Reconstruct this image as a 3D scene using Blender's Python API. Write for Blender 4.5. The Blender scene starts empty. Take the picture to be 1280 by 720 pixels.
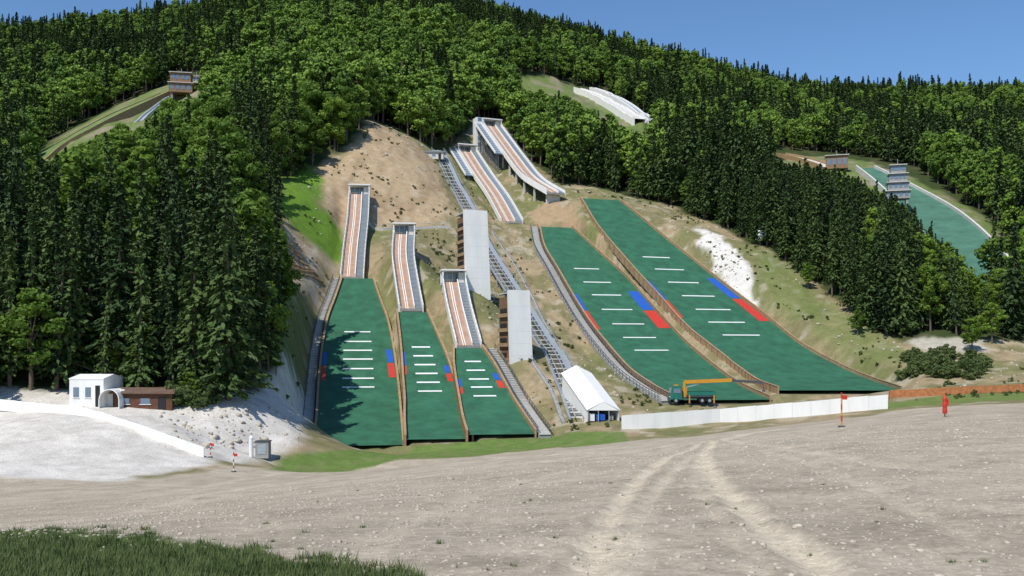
import bpy, math, random
import numpy as np
from mathutils import Vector, Matrix
random.seed(7); rng=np.random.default_rng(7)
F=1200.0; H0=440.0; CZ=16.0
def S(a,b,Y):
    """survey reading (bearing, elevation, distance north of station) -> world"""
    return np.array(((a-640)*Y/F, Y, CZ+(H0-b)*Y/F))
sc=bpy.context.scene
# ---------------------------------------------------------------- materials
def new_mat(name):
    m=bpy.data.materials.new(name); m.use_nodes=True
    nt=m.node_tree; b=nt.nodes['Principled BSDF']
    return m,nt,b
def mat(name,col,rough=.8,var=.15,scale=1.5,bump=0.0,metal=0.0,wave=None,spec=.3,streak=0):
    m,nt,b=new_mat(name); N=nt.nodes; L=nt.links
    tc=N.new('ShaderNodeTexCoord'); n=N.new('ShaderNodeTexNoise')
    n.inputs['Scale'].default_value=scale; n.inputs['Detail'].default_value=6; n.inputs['Roughness'].default_value=.65
    if streak:
        mp=N.new('ShaderNodeMapping');mp.inputs['Scale'].default_value=(1,1,streak);L.new(tc.outputs['Object'],mp.inputs[0]);L.new(mp.outputs[0],n.inputs['Vector'])
    else: L.new(tc.outputs['Object'],n.inputs['Vector'])
    mr=N.new('ShaderNodeMapRange'); mr.inputs[1].default_value=.3; mr.inputs[2].default_value=.7
    mr.inputs[3].default_value=1-var; mr.inputs[4].default_value=1+var
    L.new(n.outputs['Fac'],mr.inputs[0])
    mx=N.new('ShaderNodeVectorMath'); mx.operation='SCALE'; mx.inputs[0].default_value=col[:3]
    L.new(mr.outputs[0],mx.inputs['Scale'])
    out=mx.outputs[0]
    if wave:
        w=N.new('ShaderNodeTexWave'); w.bands_direction=wave[0]; w.inputs['Scale'].default_value=wave[1]
        w.inputs['Distortion'].default_value=wave[3] if len(wave)>3 else .6; L.new(tc.outputs['Object'],w.inputs['Vector'])
        mr2=N.new('ShaderNodeMapRange'); mr2.inputs[3].default_value=1-wave[2]; mr2.inputs[4].default_value=1+wave[2]*.3
        L.new(w.outputs['Fac'],mr2.inputs[0])
        m2=N.new('ShaderNodeVectorMath'); m2.operation='SCALE'; L.new(out,m2.inputs[0]); L.new(mr2.outputs[0],m2.inputs['Scale']); out=m2.outputs[0]
    L.new(out,b.inputs['Base Color'])
    b.inputs['Roughness'].default_value=rough; b.inputs['Metallic'].default_value=metal
    b.inputs['Specular IOR Level'].default_value=spec
    if bump:
        bp=N.new('ShaderNodeBump'); bp.inputs['Strength'].default_value=bump; bp.inputs['Distance'].default_value=.1
        L.new(n.outputs['Fac'],bp.inputs['Height']); L.new(bp.outputs[0],b.inputs['Normal'])
    return m
def leaf_mat(name,c1,c2,scale=.35,trans=.3):
    m,nt,b=new_mat(name); N=nt.nodes; L=nt.links
    tc=N.new('ShaderNodeTexCoord'); oi=N.new('ShaderNodeObjectInfo'); n=N.new('ShaderNodeTexNoise')
    n.inputs['Scale'].default_value=scale; n.inputs['Detail'].default_value=3
    L.new(tc.outputs['Object'],n.inputs['Vector'])
    ad=N.new('ShaderNodeMath'); ad.operation='ADD'; L.new(n.outputs['Fac'],ad.inputs[0]); L.new(oi.outputs['Random'],ad.inputs[1])
    mr=N.new('ShaderNodeMapRange'); mr.inputs[1].default_value=.35; mr.inputs[2].default_value=1.6; L.new(ad.outputs[0],mr.inputs[0])
    mx=N.new('ShaderNodeMix'); mx.data_type='RGBA'; mx.inputs[6].default_value=(*c1,1); mx.inputs[7].default_value=(*c2,1)
    L.new(mr.outputs[0],mx.inputs[0]); L.new(mx.outputs[2],b.inputs['Base Color'])
    b.inputs['Roughness'].default_value=.65; b.inputs['Specular IOR Level'].default_value=.2
    if trans>0:
        t=N.new('ShaderNodeBsdfTranslucent'); L.new(mx.outputs[2],t.inputs['Color'])
        ms=N.new('ShaderNodeMixShader'); ms.inputs[0].default_value=trans
        L.new(b.outputs[0],ms.inputs[1]); L.new(t.outputs[0],ms.inputs[2]); L.new(ms.outputs[0],N['Material Output'].inputs[0])
    return m
M_mat=mat('green_plastic_mat',(.032,.135,.076),.8,.30,.35,wave=('Z',2.2,.2,1.0),streak=.25)
M_wood=mat('weathered_wood',(.34,.235,.135),.85,.3,1.2)
M_wood2=mat('dark_wood',(.22,.13,.07),.8,.3,1.5,wave=('X',3,.3))
M_white=mat('white_paint',(.78,.78,.76),.6,.08,.5,streak=.2)
M_line=mat('white_line',(.78,.80,.80),.6,.06,2)
M_blue=mat('blue_mark',(.02,.10,.46),.6,.15,2)
M_red=mat('red_mark',(.52,.045,.03),.6,.15,2)
M_conc=mat('concrete',(.56,.55,.52),.85,.14,.7,bump=.2)
M_conc2=mat('grey_concrete',(.30,.30,.29),.9,.2,.8,bump=.2)
M_steel=mat('galvanised_steel',(.42,.46,.50),.45,.15,2,metal=.4)
M_dsteel=mat('dark_steel',(.10,.11,.12),.5,.2,2,metal=.4)
M_track=mat('inrun_track',(.38,.25,.18),.8,.2,.8)
M_glass=mat('blue_glass',(.14,.2,.27),.15,.1,1,spec=.8)
M_dark=mat('dark_opening',(.02,.02,.022),.6,.2,1)
M_tent=mat('tent_fabric',(.82,.82,.80),.6,.05,.4)
M_green=mat('teal_paint',(.02,.16,.12),.4,.1,2)
M_orange=mat('orange_paint',(.60,.28,.03),.45,.12,2)
M_tyre=mat('tyre_rubber',(.02,.02,.02),.9,.2,3)
M_net=mat('orange_netting',(.42,.17,.07),.9,.3,2)
M_rock=mat('limestone',(.46,.41,.335),.9,.3,3,bump=.5)
M_bark=mat('bark',(.13,.10,.08),.95,.3,3)
# ---------------------------------------------------------------- mesh builder
class MB:
    def __init__(s): s.v=[];s.f=[];s.m=[];s.mats=[]
    def mi(s,m):
        if m not in s.mats: s.mats.append(m)
        return s.mats.index(m)
    def face(s,pts,m):
        b=len(s.v); s.v+= [tuple(map(float,p)) for p in pts]; s.f.append(tuple(range(b,b+len(pts)))); s.m.append(s.mi(m))
    def hexa(s,P,m):
        b=len(s.v); s.v+=[tuple(map(float,p)) for p in P]; k=s.mi(m)
        for q in ((0,3,2,1),(4,5,6,7),(0,1,5,4),(1,2,6,5),(2,3,7,6),(3,0,4,7)):
            s.f.append(tuple(b+i for i in q)); s.m.append(k)
    def box(s,c,d,m,rz=0.0):
        c=np.array(c,float); x,y,z=d[0]/2,d[1]/2,d[2]/2; ca,sa=math.cos(rz),math.sin(rz)
        P=[]
        for zz in(-z,z):
            for xx,yy in((-x,-y),(x,-y),(x,y),(-x,y)): P.append(c+np.array((xx*ca-yy*sa,xx*sa+yy*ca,zz)))
        s.hexa(P,m)
    def beam(s,p,q,w,h,m):
        p=np.array(p,float);q=np.array(q,float);d=q-p;L=np.linalg.norm(d);d/=L
        up=np.array((0,0,1.)) if abs(d[2])<.95 else np.array((0,1.,0))
        a=np.cross(d,up);a/=np.linalg.norm(a);u=np.cross(a,d);a=a*w/2;u=u*h/2
        s.hexa([p-a-u,p+a-u,p+a+u,p-a+u,q-a-u,q+a-u,q+a+u,q-a+u],m)
    def cyl(s,p,q,r,m,n=8,r2=None):
        r2=r if r2 is None else r2
        p=np.array(p,float);q=np.array(q,float);d=q-p;d/=np.linalg.norm(d)
        up=np.array((0,0,1.)) if abs(d[2])<.9 else np.array((0,1.,0))
        a=np.cross(d,up);a/=np.linalg.norm(a);u=np.cross(a,d);b=len(s.v);k=s.mi(m)
        for c,rr in((p,r),(q,r2)):
            for i in range(n):
                t=2*math.pi*i/n; s.v.append(tuple(c+rr*(a*math.cos(t)+u*math.sin(t))))
        for i in range(n):
            j=(i+1)%n; s.f.append((b+i,b+j,b+n+j,b+n+i)); s.m.append(k)
        s.f.append(tuple(b+i for i in range(n))[::-1]); s.m.append(k)
        s.f.append(tuple(b+n+i for i in range(n))); s.m.append(k)
    def sweep(s,C,Lt,prof,m):
        n=len(prof);b=len(s.v);k=s.mi(m)
        for c,l in zip(C,Lt):
            for (a,z) in prof: s.v.append((c[0]+l[0]*a,c[1]+l[1]*a,c[2]+z))
        for i in range(len(C)-1):
            for j in range(n):
                j2=(j+1)%n; s.f.append((b+i*n+j,b+i*n+j2,b+(i+1)*n+j2,b+(i+1)*n+j)); s.m.append(k)
        s.f.append(tuple(b+j for j in range(n))); s.m.append(k)
        e=b+(len(C)-1)*n; s.f.append(tuple(e+j for j in range(n))[::-1]); s.m.append(k)
    def build(s,name,loc=None,link=True,smooth=False):
        me=bpy.data.meshes.new(name)
        v=np.array(s.v,float)
        o=np.zeros(3)
        if loc is None and len(v): o=np.array((v[:,0].mean(),v[:,1].mean(),v[:,2].min()))
        elif loc is not None: o=np.array(loc,float)
        me.from_pydata((v-o).tolist(),[],s.f)
        for m in s.mats: me.materials.append(m)
        me.polygons.foreach_set('material_index',s.m)
        if smooth: me.polygons.foreach_set('use_smooth',[True]*len(s.f))
        me.update()
        ob=bpy.data.objects.new(name,me); ob.location=o
        if link: sc.collection.objects.link(ob)
        return ob
def rect(a0,a1,z0,z1): return [(a0,z0),(a1,z0),(a1,z1),(a0,z1)]
# ---------------------------------------------------------------- paths
def catmull(K,n=14):
    K=np.array(K,float); P=np.vstack([2*K[0]-K[1],K,2*K[-1]-K[-2]]); out=[]
    for i in range(1,len(P)-2):
        for t in np.linspace(0,1,n,endpoint=False):
            a,b,c,d=P[i-1],P[i],P[i+1],P[i+2]
            out.append(.5*((2*b)+(-a+c)*t+(2*a-5*b+4*c-d)*t*t+(-a+3*b-3*c+d)*t**3))
    out.append(P[-2]); return np.array(out)
class Path: pass
def mkpath(secs,n=14):
    K=[]
    for (a,b,Y,h) in secs:
        p=S(a,b,Y); K.append((*p,h*Y/F,a,b,h))
    D=catmull(K,n); o=Path(); o.C=D[:,:3]; o.hw=D[:,3]; o.a=D[:,4]; o.b=D[:,5]; o.h=D[:,6]
    T=np.gradient(o.C[:,:2],axis=0); T/=np.linalg.norm(T,axis=1)[:,None]
    o.T=T; L=np.stack([-T[:,1],T[:,0]],1)
    L*=np.sign(L[:,0])[:,None]; o.L=L
    return o
LA=mkpath([(447,348,232,18),(447,375,222,27),(447,400,212,36),(447.5,430,200,42),(448,460,190,46),(448.5,490,180,49),(449,520,168,51),(449,557,150,54)])
LB=mkpath([(515,390,206,18),(522,415,197,22),(530,445,188,27),(536,475,180,31),(541,500,172,34),(545,525,162,38),(549,549,150,41)])
LC=mkpath([(585,435,190,17),(592,455,184,24),(600,478,177,29),(608,500,170,33),(617,522,161,38),(627,543,150,42)])
LD=mkpath([(695,284,290,20),(714,312,274,33),(742,345,256,42),(773,387,236,48),(804,425,217,52),(842,462,199,58),(873,484,186,58),(905,500,172,60)])
LE=mkpath([(750,249,305,25),(788,290,281,39),(841,340,256,51),(885,380,238,58),(929,420,220,64),(980,455,204,71),(1018,476,191,75),(1050,488,176,76)])
IA=mkpath([(440,346,233,12),(443,310,244,12),(447,275,255,13),(449,243,266,14)])
IB=mkpath([(514,386,207,12),(508,350,218,13),(504,320,227,13.5),(505,293,235,14)])
IC=mkpath([(586,432,191,13),(579,405,198,14),(573,380,204,14.5),(568,353,211,16)])
ID=mkpath([(640,277,296,13),(622,245,313,12.5),(603,218,328,12.5),(585,190,343,13)])
IE=mkpath([(695,241,309,12),(665,222,322,12),(643,195,336,12.5),(616,158,355,14)])
PF=mkpath([(1082,210,415,12),(1112,228,392,19),(1152,256,362,29),(1186,287,330,35),(1218,325,298,38),(1252,372,262,40)],12)
PG=mkpath([(1036,209,432,9),(1004,199,458,9),(974,193,484,9)],12)
PH=mkpath([(722,114,545,5),(745,123,525,6),(770,138,498,7),(800,158,468,8)],12)
PI=mkpath([(740,111,550,3),(763,120,528,3.5),(787,134,500,4),(814,152,470,4)],12)
PJ=mkpath([(206,116,435,9),(178,128,425,13),(140,145,412,16),(100,166,400,18),(55,192,388,20),(20,216,376,22)],12)
PK=mkpath([(214,122,430,3),(198,133,420,3),(180,148,410,3.4),(166,162,400,3.6)],12)
# ---------------------------------------------------------------- terrain
ctrl=[]
for x,y,z in [(-12,10,-2.6),(0,10,-2.4),(12,10,-2.4),(0,-30,-1.6),(-70,-30,-2.5),(70,-30,-1.8),(-40,0,-3),(40,0,-2.2),
              (-900,1400,100),(0,1400,130),(900,1400,100),(-500,200,40),(-700,500,150),(500,200,10),(800,500,120),(-200,60,-10),(250,60,-5),(-300,-30,-5),(300,-30,-4)]:
    ctrl.append((x,y,CZ+z))
sv="""640 610 30;1200 560 30;100 650 30;-100 680 30;1400 550 30;640 582 60;1200 525 60;100 628 60;-200 640 60;1450 515 60;640 567 100
155 600 88;340 583 115;500 572 130;700 556 140;850 546 140;1110 513 140;1230 505 140;1450 497 140;1000 530 110;1230 510 100;-200 590 90
50 522 112;200 512 125;250 548 112;350 512 138;340 562 122;120 562 100;-100 540 115
150 440 145;0 430 140;-200 420 140;285 499 128;330 430 155;370 420 172;330 340 190;240 330 190;100 330 190;-100 300 200;330 270 222;200 230 260;0 230 270;-200 220 280
390 250 250;380 215 275;250 160 345;-100 220 400;130 108 560
470 152 315;480 280 264;500 225 285;560 290 268;560 195 335;690 205 365;400 140 345;550 130 400;400 60 480;550 60 520;300 75 520;150 80 640;0 90 660
650 112 500;700 100 540;760 142 480;850 190 420;800 220 375;760 242 325;900 215 385;950 190 450;1200 312 315;1350 300 330;1350 200 480
900 142 620;750 92 640;1100 165 640;1250 165 650
-60 75 900;35 66 900;130 50 910;200 42 920;270 30 930;370 5 950;480 0 950;600 22 950;700 60 950;800 92 950;900 118 950;1000 132 950;1080 140 950;1190 136 950;1350 130 950;-150 75 950
830 272 300;900 305 272;960 370 242;1050 425 215;1150 440 200;1220 470 180;1130 385 230;1100 310 285;1000 265 330;1400 440 200;1110 492 165;1300 482 165;910 330 256
640 330 262;660 400 225;700 440 205;620 385 216;600 365 214;545 345 235;650 449 187;720 490 175;760 532 150;700 542 150;480 300 250;475 330 238;790 538 148;1000 520 148"""
for t in sv.replace('\n',';').split(';'):
    a,b,Y=map(float,t.split()); ctrl.append(tuple(S(a,b,Y)))
for P in(LA,LB,LC,LD,LE):
    for i in range(0,len(P.C),14): c=P.C[i]; ctrl.append((c[0],c[1],c[2]-.8))
for P in(PF,PG,PH,PJ):
    for i in range(0,len(P.C),12): c=P.C[i]; ctrl.append((c[0],c[1],c[2]-1.2))
for P,o in((IA,2.5),(IB,2),(IC,1.8),(ID,3),(IE,5)):
    for i in range(14,len(P.C),14): c=P.C[i]; ctrl.append((c[0],c[1],c[2]-o-(5 if P is IE and i>40 else 0)))
ctrl=np.array(ctrl); keep=[]
for i,c in enumerate(ctrl):
    if all(np.hypot(*(c[:2]-ctrl[j][:2]))>3 for j in keep): keep.append(i)
ctrl=ctrl[keep]
def kern(d2): return np.sqrt(d2+60.0)
n=len(ctrl); A=np.zeros((n+3,n+3)); X=ctrl[:,0];Yc=ctrl[:,1]
A[:n,:n]=kern((X[:,None]-X)**2+(Yc[:,None]-Yc)**2)-np.eye(n)*.6
A[:n,n]=1;A[:n,n+1]=X;A[:n,n+2]=Yc;A[n:,:n]=A[:n,n:].T
W=np.linalg.solve(A,np.r_[ctrl[:,2],0,0,0])
def grow(st,en,s,k):
    o=[];x=st
    while x<en: x+=s; s*=k; o.append(x)
    return np.array(o)
gxh=np.r_[np.arange(0,22,.25),np.arange(22,130,1.0)]; gxh=np.r_[gxh,grow(gxh[-1],1100,1.2,1.045)]
gx=np.r_[-gxh[:0:-1],gxh]
gy=np.r_[-60,-40,-25,-12,np.arange(-5,5,1.),np.arange(5,45,.28),np.arange(45,330,.9)]; gy=np.r_[gy,grow(gy[-1],1450,1.0,1.022)]
GX,GY=np.meshgrid(gx,gy); shp=GX.shape
def hsh(i,j,s): 
    v=np.sin(i*127.1+j*311.7+s*74.7)*43758.5453; return v-np.floor(v)
def vn(x,y,s=0):
    i=np.floor(x);j=np.floor(y);u=x-i;v=y-j;u=u*u*(3-2*u);v=v*v*(3-2*v)
    return (hsh(i,j,s)*(1-u)+hsh(i+1,j,s)*u)*(1-v)+(hsh(i,j+1,s)*(1-u)+hsh(i+1,j+1,s)*u)*v
def fbm(x,y,o=4,s=0):
    r=0;a=.5;t=0
    for k in range(o): r=r+a*vn(x,y,s+k);t+=a;x=x*2.03+11.3;y=y*2.03+5.7;a*=.5
    return r/t
fx=GX.ravel();fy=GY.ravel();Z=np.zeros(len(fx))
for i in range(0,len(fx),20000):
    x=fx[i:i+20000];y=fy[i:i+20000]
    Z[i:i+20000]=kern((x[:,None]-X)**2+(y[:,None]-Yc)**2)@W[:n]+W[n]+W[n+1]*x+W[n+2]*y
def sst(a,b,x): t=np.clip((x-a)/(b-a),0,1); return t*t*(3-2*t)
hill=sst(150,210,fy)
Z+=hill*((fbm(fx/14,fy/14,4,3)-.5)*2.4+(fbm(fx/3.2,fy/7,4,13)-.5)*1.1*(1-sst(330,400,fy)))+sst(450,650,fy)*(fbm(fx/80,fy/80,3,9)-.5)*16
Z+=(1-hill)*(fbm(fx/6,fy/6,3,5)-.5)*.35*sst(20,50,fy)+(fbm(fx/1.2,fy/1.2,4,8)-.5)*.08*(1-sst(60,90,fy))
# spoil heaps in the white gravel yard
yard=np.exp(-(((fx+37)/14)**2+((fy-118)/12)**2))
Z+=yard*(fbm(fx/4.5,fy/4.5,4,61)-.42)*2.6
def corridor(P,drop,m0,m1,lower):
    global Z
    mn=P.C[:,:2].min(0)-25;mx=P.C[:,:2].max(0)+25
    idx=np.where((fx>mn[0])&(fx<mx[0])&(fy>mn[1])&(fy<mx[1]))[0]
    p=np.stack([fx[idx],fy[idx]],1); d2=((p[:,None,:]-P.C[None,:,:2])**2).sum(2); k=d2.argmin(1)
    r=p-P.C[k,:2]; lat=np.abs((r*P.L[k]).sum(1)); al=np.abs((r*P.T[k]).sum(1))
    w=(1-sst(0,1,(lat-P.hw[k]-m0)/(m1-m0)))*(1-sst(1.5,4,al))
    tgt=P.C[k,2]-drop
    if lower: tgt=np.minimum(Z[idx],tgt)
    Z[idx]=Z[idx]*(1-w)+tgt*w
for P in(PF,PG,PH,PI,PJ,PK): corridor(P,1.2,3,12,False)
for P in(LA,LB,LC,LD,LE): corridor(P,.7,1.6,6,False)
for P in(LA,LB,LC,LD,LE): corridor(P,.6,.3,1.5,True)
for P in(IA,IB,IC,ID,IE): corridor(P,1.6,.5,4,True)
Zg=Z.reshape(shp)
def samp(G,x,y):
    x=np.atleast_1d(np.asarray(x,float));y=np.atleast_1d(np.asarray(y,float))
    i=np.clip(np.searchsorted(gx,x)-1,0,len(gx)-2);j=np.clip(np.searchsorted(gy,y)-1,0,len(gy)-2)
    u=np.clip((x-gx[i])/(gx[i+1]-gx[i]),0,1);v=np.clip((y-gy[j])/(gy[j+1]-gy[j]),0,1)
    return (G[j,i]*(1-u)+G[j,i+1]*u)*(1-v)+(G[j+1,i]*(1-u)+G[j+1,i+1]*u)*v
def ground(x,y): return float(samp(Zg,x,y)[0])
HY=np.linspace(6,1200,5000)
def hit(a,b):
    x=(a-640)*HY/F; zr=CZ+(H0-b)*HY/F; g=samp(Zg,x,HY); w=np.where(g>=zr)[0]
    k=w[0] if len(w) else len(HY)-1
    return np.array((x[k],HY[k],g[k]))
# colour
col=np.zeros((len(fx),3)); nA=fbm(fx/5,fy/5,4,21); nB=fbm(fx/1.6,fy/1.6,3,31); nC=fbm(fx/22,fy/22,3,41)
def mixc(w,c):
    global col
    col=col*(1-w[:,None])+np.array(c)[None,:]*w[:,None]
col[:]=(.045,.065,.022); mixc(sst(.45,.7,nA),(.08,.085,.04))
def polyw(pts,soft=2.,na=0.):
    pts=np.array([p[:2] for p in pts]); m=soft+na+2
    mn=pts.min(0)-m;mx=pts.max(0)+m
    idx=np.where((fx>mn[0])&(fx<mx[0])&(fy>mn[1])&(fy<mx[1]))[0]
    x=fx[idx];y=fy[idx];ins=np.zeros(len(x),bool);dm=np.full(len(x),1e9)
    for k in range(len(pts)):
        a=pts[k];b=pts[(k+1)%len(pts)]
        c=((a[1]>y)!=(b[1]>y)); 
        with np.errstate(all='ignore'): xi=(b[0]-a[0])*(y-a[1])/(b[1]-a[1]+1e-12)+a[0]
        ins^=c&(x<xi)
        ab=b-a;t=np.clip(((x-a[0])*ab[0]+(y-a[1])*ab[1])/(ab@ab+1e-9),0,1)
        dm=np.minimum(dm,np.hypot(x-a[0]-t*ab[0],y-a[1]-t*ab[1]))
    sd=np.where(ins,dm,-dm)+(nA[idx]-.5)*2*na+(nB[idx]-.5)*na
    w=np.zeros(len(fx)); w[idx]=sst(-soft,soft,sd); return w
def hp(s): 
    return [hit(*map(float,t.split(','))) for t in s.split()]
clear=polyw(hp("60,520 215,508 270,503 330,498 352,482 358,400 345,345 312,332 315,285 345,262 352,225 400,205 440,180 465,150 500,165 545,193 570,183 592,150 625,150 660,200 700,232 760,238 840,258 900,283 960,313 1010,348 1060,383 1100,418 1140,428 1230,425 1500,430 1500,560 1280,560 600,600 100,600"),1.5,1)
clear=np.maximum(clear,1-sst(118,121,fy)*1.0)
clear=np.maximum(clear,((fx>20)&(fy<172)).astype(float))
clear=np.maximum(clear,((fx<-20)&(fx>-70)&(fy<127)).astype(float))
farclear=np.zeros(len(fx))
for s_ in ("640,98 690,96 720,108 800,148 815,172 780,170 715,140 680,128 640,118","20,235 60,184 150,130 205,108 262,98 262,125 215,140 165,172 110,190 60,212 20,240",
          "960,190 1030,196 1090,203 1150,228 1230,270 1290,330 1290,400 1240,365 1195,330 1140,280 1100,255 1040,228 960,208"):
    farclear=np.maximum(farclear,polyw(hp(s_),1,1.5))
mixc(farclear,(.14,.19,.06)); mixc(farclear*sst(.5,.7,nA),(.25,.22,.15))
mixc(clear,(.21,.19,.095))
mixc(clear*sst(.42,.62,nA),(.33,.26,.16))
mixc(clear*sst(.5,.7,nC)*.7,(.135,.165,.055))
mixc(clear*sst(.55,.75,nB)*.5,(.14,.13,.06))
mixc(clear*sst(.60,.72,fbm(fx/2.6,fy/2.6,3,71))*.65,(.44,.39,.30))
sand=polyw(hp("404,208 440,182 468,152 500,168 540,195 568,262 560,284 470,286 455,268 425,300 402,255"),2,3)
mixc(sand,(.41,.31,.195)); mixc(sand*sst(.5,.68,fbm(fx/2.2,fy/8,4,81))*.55,(.27,.19,.11)); mixc(sand*sst(.6,.75,nB)*.5,(.5,.43,.33))
rub=polyw(hp("318,335 316,288 345,290 400,300 425,320 418,350 385,380 360,350"),2,3)
mixc(rub*.85,(.33,.26,.17)); mixc(rub*sst(.5,.65,nB)*.7,(.48,.44,.37))
mixc(polyw(hp("345,262 352,222 385,206 402,225 398,255 425,290 430,325 405,318 370,285"),1.5,2),(.12,.22,.03))
mixc(polyw(hp("356,380 385,378 378,480 350,500 345,440"),1.5,2)*.8,(.09,.14,.035))
mixc(polyw(hp("872,286 895,292 920,312 938,345 948,380 938,384 915,360 892,330 876,308"),.8,2.5),(.66,.64,.60))
mixc(polyw(hp("1130,428 1230,425 1230,440 1170,440"),1,2)*.7,(.5,.47,.42))
mixc(polyw(hp("955,312 985,330 1110,425 1150,452 1090,462 1030,432 985,396 950,345"),2,4)*.6,(.13,.18,.05))
mixc(polyw(hp("660,265 690,250 712,256 735,290 700,278 672,284"),1,1),(.36,.26,.16))
gy_=polyw(hp("-250,470 90,490 210,505 300,495 384,500 382,545 340,580 155,602 -100,625 -250,560"),1.0,1.5)
mixc(gy_,(.62,.59,.54)); mixc(gy_*sst(.45,.65,nB)*.45,(.46,.43,.39)); mixc(gy_*sst(.55,.7,nA)*.5,(.68,.66,.62))
scree=polyw(hp("98,480 125,445 150,415 192,410 200,430 165,455 150,478"),1,2)
mixc(scree,(.52,.48,.42))
field=polyw([(-250,-60),(350,-60),(300,142),*hp("1226,506 1110,514 850,547 700,559 500,575 340,586 155,603"),(-70,88),(-250,88)],.7,1.2)
mixc(field,(.445,.385,.300)); mixc(field*sst(.45,.65,nC)*.5,(.375,.32,.245)); mixc(field*sst(.5,.75,nB)*.35,(.52,.46,.365)); mixc(field*sst(.52,.75,fbm(fx/.7,fy/.7,3,91))*.45,(.29,.25,.19))
mixc(field*sst(.55,.7,fbm(fx/3,fy/3,4,95))*.35,(.31,.27,.205))
strip=polyw(hp("336,588 345,574 400,566 520,557 690,546 780,541 850,546 700,558 500,574"),.5,.8)
mixc(strip,(.13,.20,.05)); mixc(strip*sst(.5,.7,nB)*.5,(.2,.2,.1))
mixc(polyw(hp("1080,512 1115,503 1226,490 1400,485 1400,498 1226,502 1110,512"),.5,.8),(.15,.2,.06))
mixc(polyw(hp("-100,730 -100,668 155,672 230,684 300,698 400,712 500,730"),.3,.8),(.08,.11,.03))
def rut(s,w,c,k,dz):
    global Z
    K=catmull([hit(*map(float,t.split(',')))[:2] for t in s.split()],12)
    idx=np.where((fy<K[:,1].max()+3)&(fy>K[:,1].min()-3)&(fx>K[:,0].min()-3)&(fx<K[:,0].max()+3))[0]
    p=np.stack([fx[idx],fy[idx]],1); dm=np.full(len(idx),1e9)
    for a,b in zip(K[:-1],K[1:]):
        ab=b-a;t=np.clip(((p-a)@ab)/(ab@ab+1e-9),0,1); dm=np.minimum(dm,np.hypot(*(p-a-t[:,None]*ab).T))
    dd=dm+(nB[idx]-.5)*.3; ww=np.zeros(len(fx)); ww[idx]=(1-sst(w*.6,w*1.4,dd)); mixc(ww*k,c)
    ww[idx]=np.exp(-((dd-w*1.6)/(w*.35))**2); mixc(ww*k*.35,(.31,.26,.20))
    Z[idx]-=dz*(1-sst(w*.5,w*1.1,dd)); Z[idx]+=dz*.6*np.exp(-((dd-w*1.5)/(w*.4))**2)
PALE=(.64,.555,.42)
rut("736,745 744,705 756,665 776,628 806,594 845,568 885,551",.22,PALE,.85,.06)
rut("1065,745 1010,700 952,655 908,615 884,585 880,566 892,552",.28,PALE,.85,.06)
rut("985,745 942,700 900,650 874,610 868,580",.16,PALE,.4,.03)
rut("780,745 786,705 795,665 812,628 838,594 868,568",.16,PALE,.55,.03)
rut("892,552 950,540 1050,528 1200,516",.6,PALE,.5,.03)
rut("1230,590 1100,580 980,560 900,550",.35,PALE,.3,.03)
rut("1240,690 1150,640 1060,600 960,566",.22,PALE,.25,.03)
rut("160,640 300,612 480,592 700,575 880,552",.5,PALE,.4,.03)
rut("160,625 300,600 480,583 700,568 860,550",.5,PALE,.3,.03)
rut("420,720 520,650 660,600 840,560",.3,PALE,.2,.03)
Zg=Z.reshape(shp)
me=bpy.data.meshes.new('ground')
ny,nx=shp; ii=np.arange((ny-1)*(nx-1)); r=ii//(nx-1);c=ii%(nx-1);q0=r*nx+c
faces=np.stack([q0,q0+1,q0+nx+1,q0+nx],1)
me.vertices.add(len(fx)); me.vertices.foreach_set('co',np.stack([fx,fy,Z],1).ravel())
me.loops.add(faces.size); me.loops.foreach_set('vertex_index',faces.ravel())
me.polygons.add(len(faces)); me.polygons.foreach_set('loop_start',np.arange(0,faces.size,4)); me.polygons.foreach_set('loop_total',np.full(len(faces),4))
me.polygons.foreach_set('use_smooth',np.ones(len(faces),bool))
me.update(calc_edges=True); me.validate()
ca=me.color_attributes.new('Col','FLOAT_COLOR','POINT'); ca.data.foreach_set('color',np.c_[np.clip(col,0,1),np.ones(len(fx))].ravel())
gm,nt,b=new_mat('ground_soil'); N=nt.nodes;L=nt.links
at=N.new('ShaderNodeVertexColor'); at.layer_name='Col'; tc=N.new('ShaderNodeTexCoord')
def noise(sc_,d=6,rg=.7):
    q=N.new('ShaderNodeTexNoise'); q.inputs['Scale'].default_value=sc_; q.inputs['Detail'].default_value=d; q.inputs['Roughness'].default_value=rg; L.new(tc.outputs['Object'],q.inputs['Vector']); return q
n1=noise(.5);n2=noise(5,8,.8);vo=N.new('ShaderNodeTexVoronoi');vo.inputs['Scale'].default_value=14;L.new(tc.outputs['Object'],vo.inputs['Vector'])
def mrg(src,a,b_,lo,hi):
    q=N.new('ShaderNodeMapRange');q.inputs[1].default_value=a;q.inputs[2].default_value=b_;q.inputs[3].default_value=lo;q.inputs[4].default_value=hi;L.new(src,q.inputs[0]);return q.outputs[0]
def mul(a,b_):
    q=N.new('ShaderNodeMath');q.operation='MULTIPLY';L.new(a,q.inputs[0]);L.new(b_,q.inputs[1]);return q.outputs[0]
k=mul(mul(mrg(n1.outputs[0],.3,.7,.82,1.18),mrg(n2.outputs[0],.32,.68,.66,1.36)),mrg(vo.outputs['Distance'],0,.6,1.1,.9))
vm=N.new('ShaderNodeVectorMath');vm.operation='SCALE';L.new(at.outputs[0],vm.inputs[0]);L.new(k,vm.inputs['Scale']);L.new(vm.outputs[0],b.inputs['Base Color'])
b.inputs['Roughness'].default_value=.95;b.inputs['Specular IOR Level'].default_value=.1
bp=N.new('ShaderNodeBump');bp.inputs['Strength'].default_value=.6;bp.inputs['Distance'].default_value=.07
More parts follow.
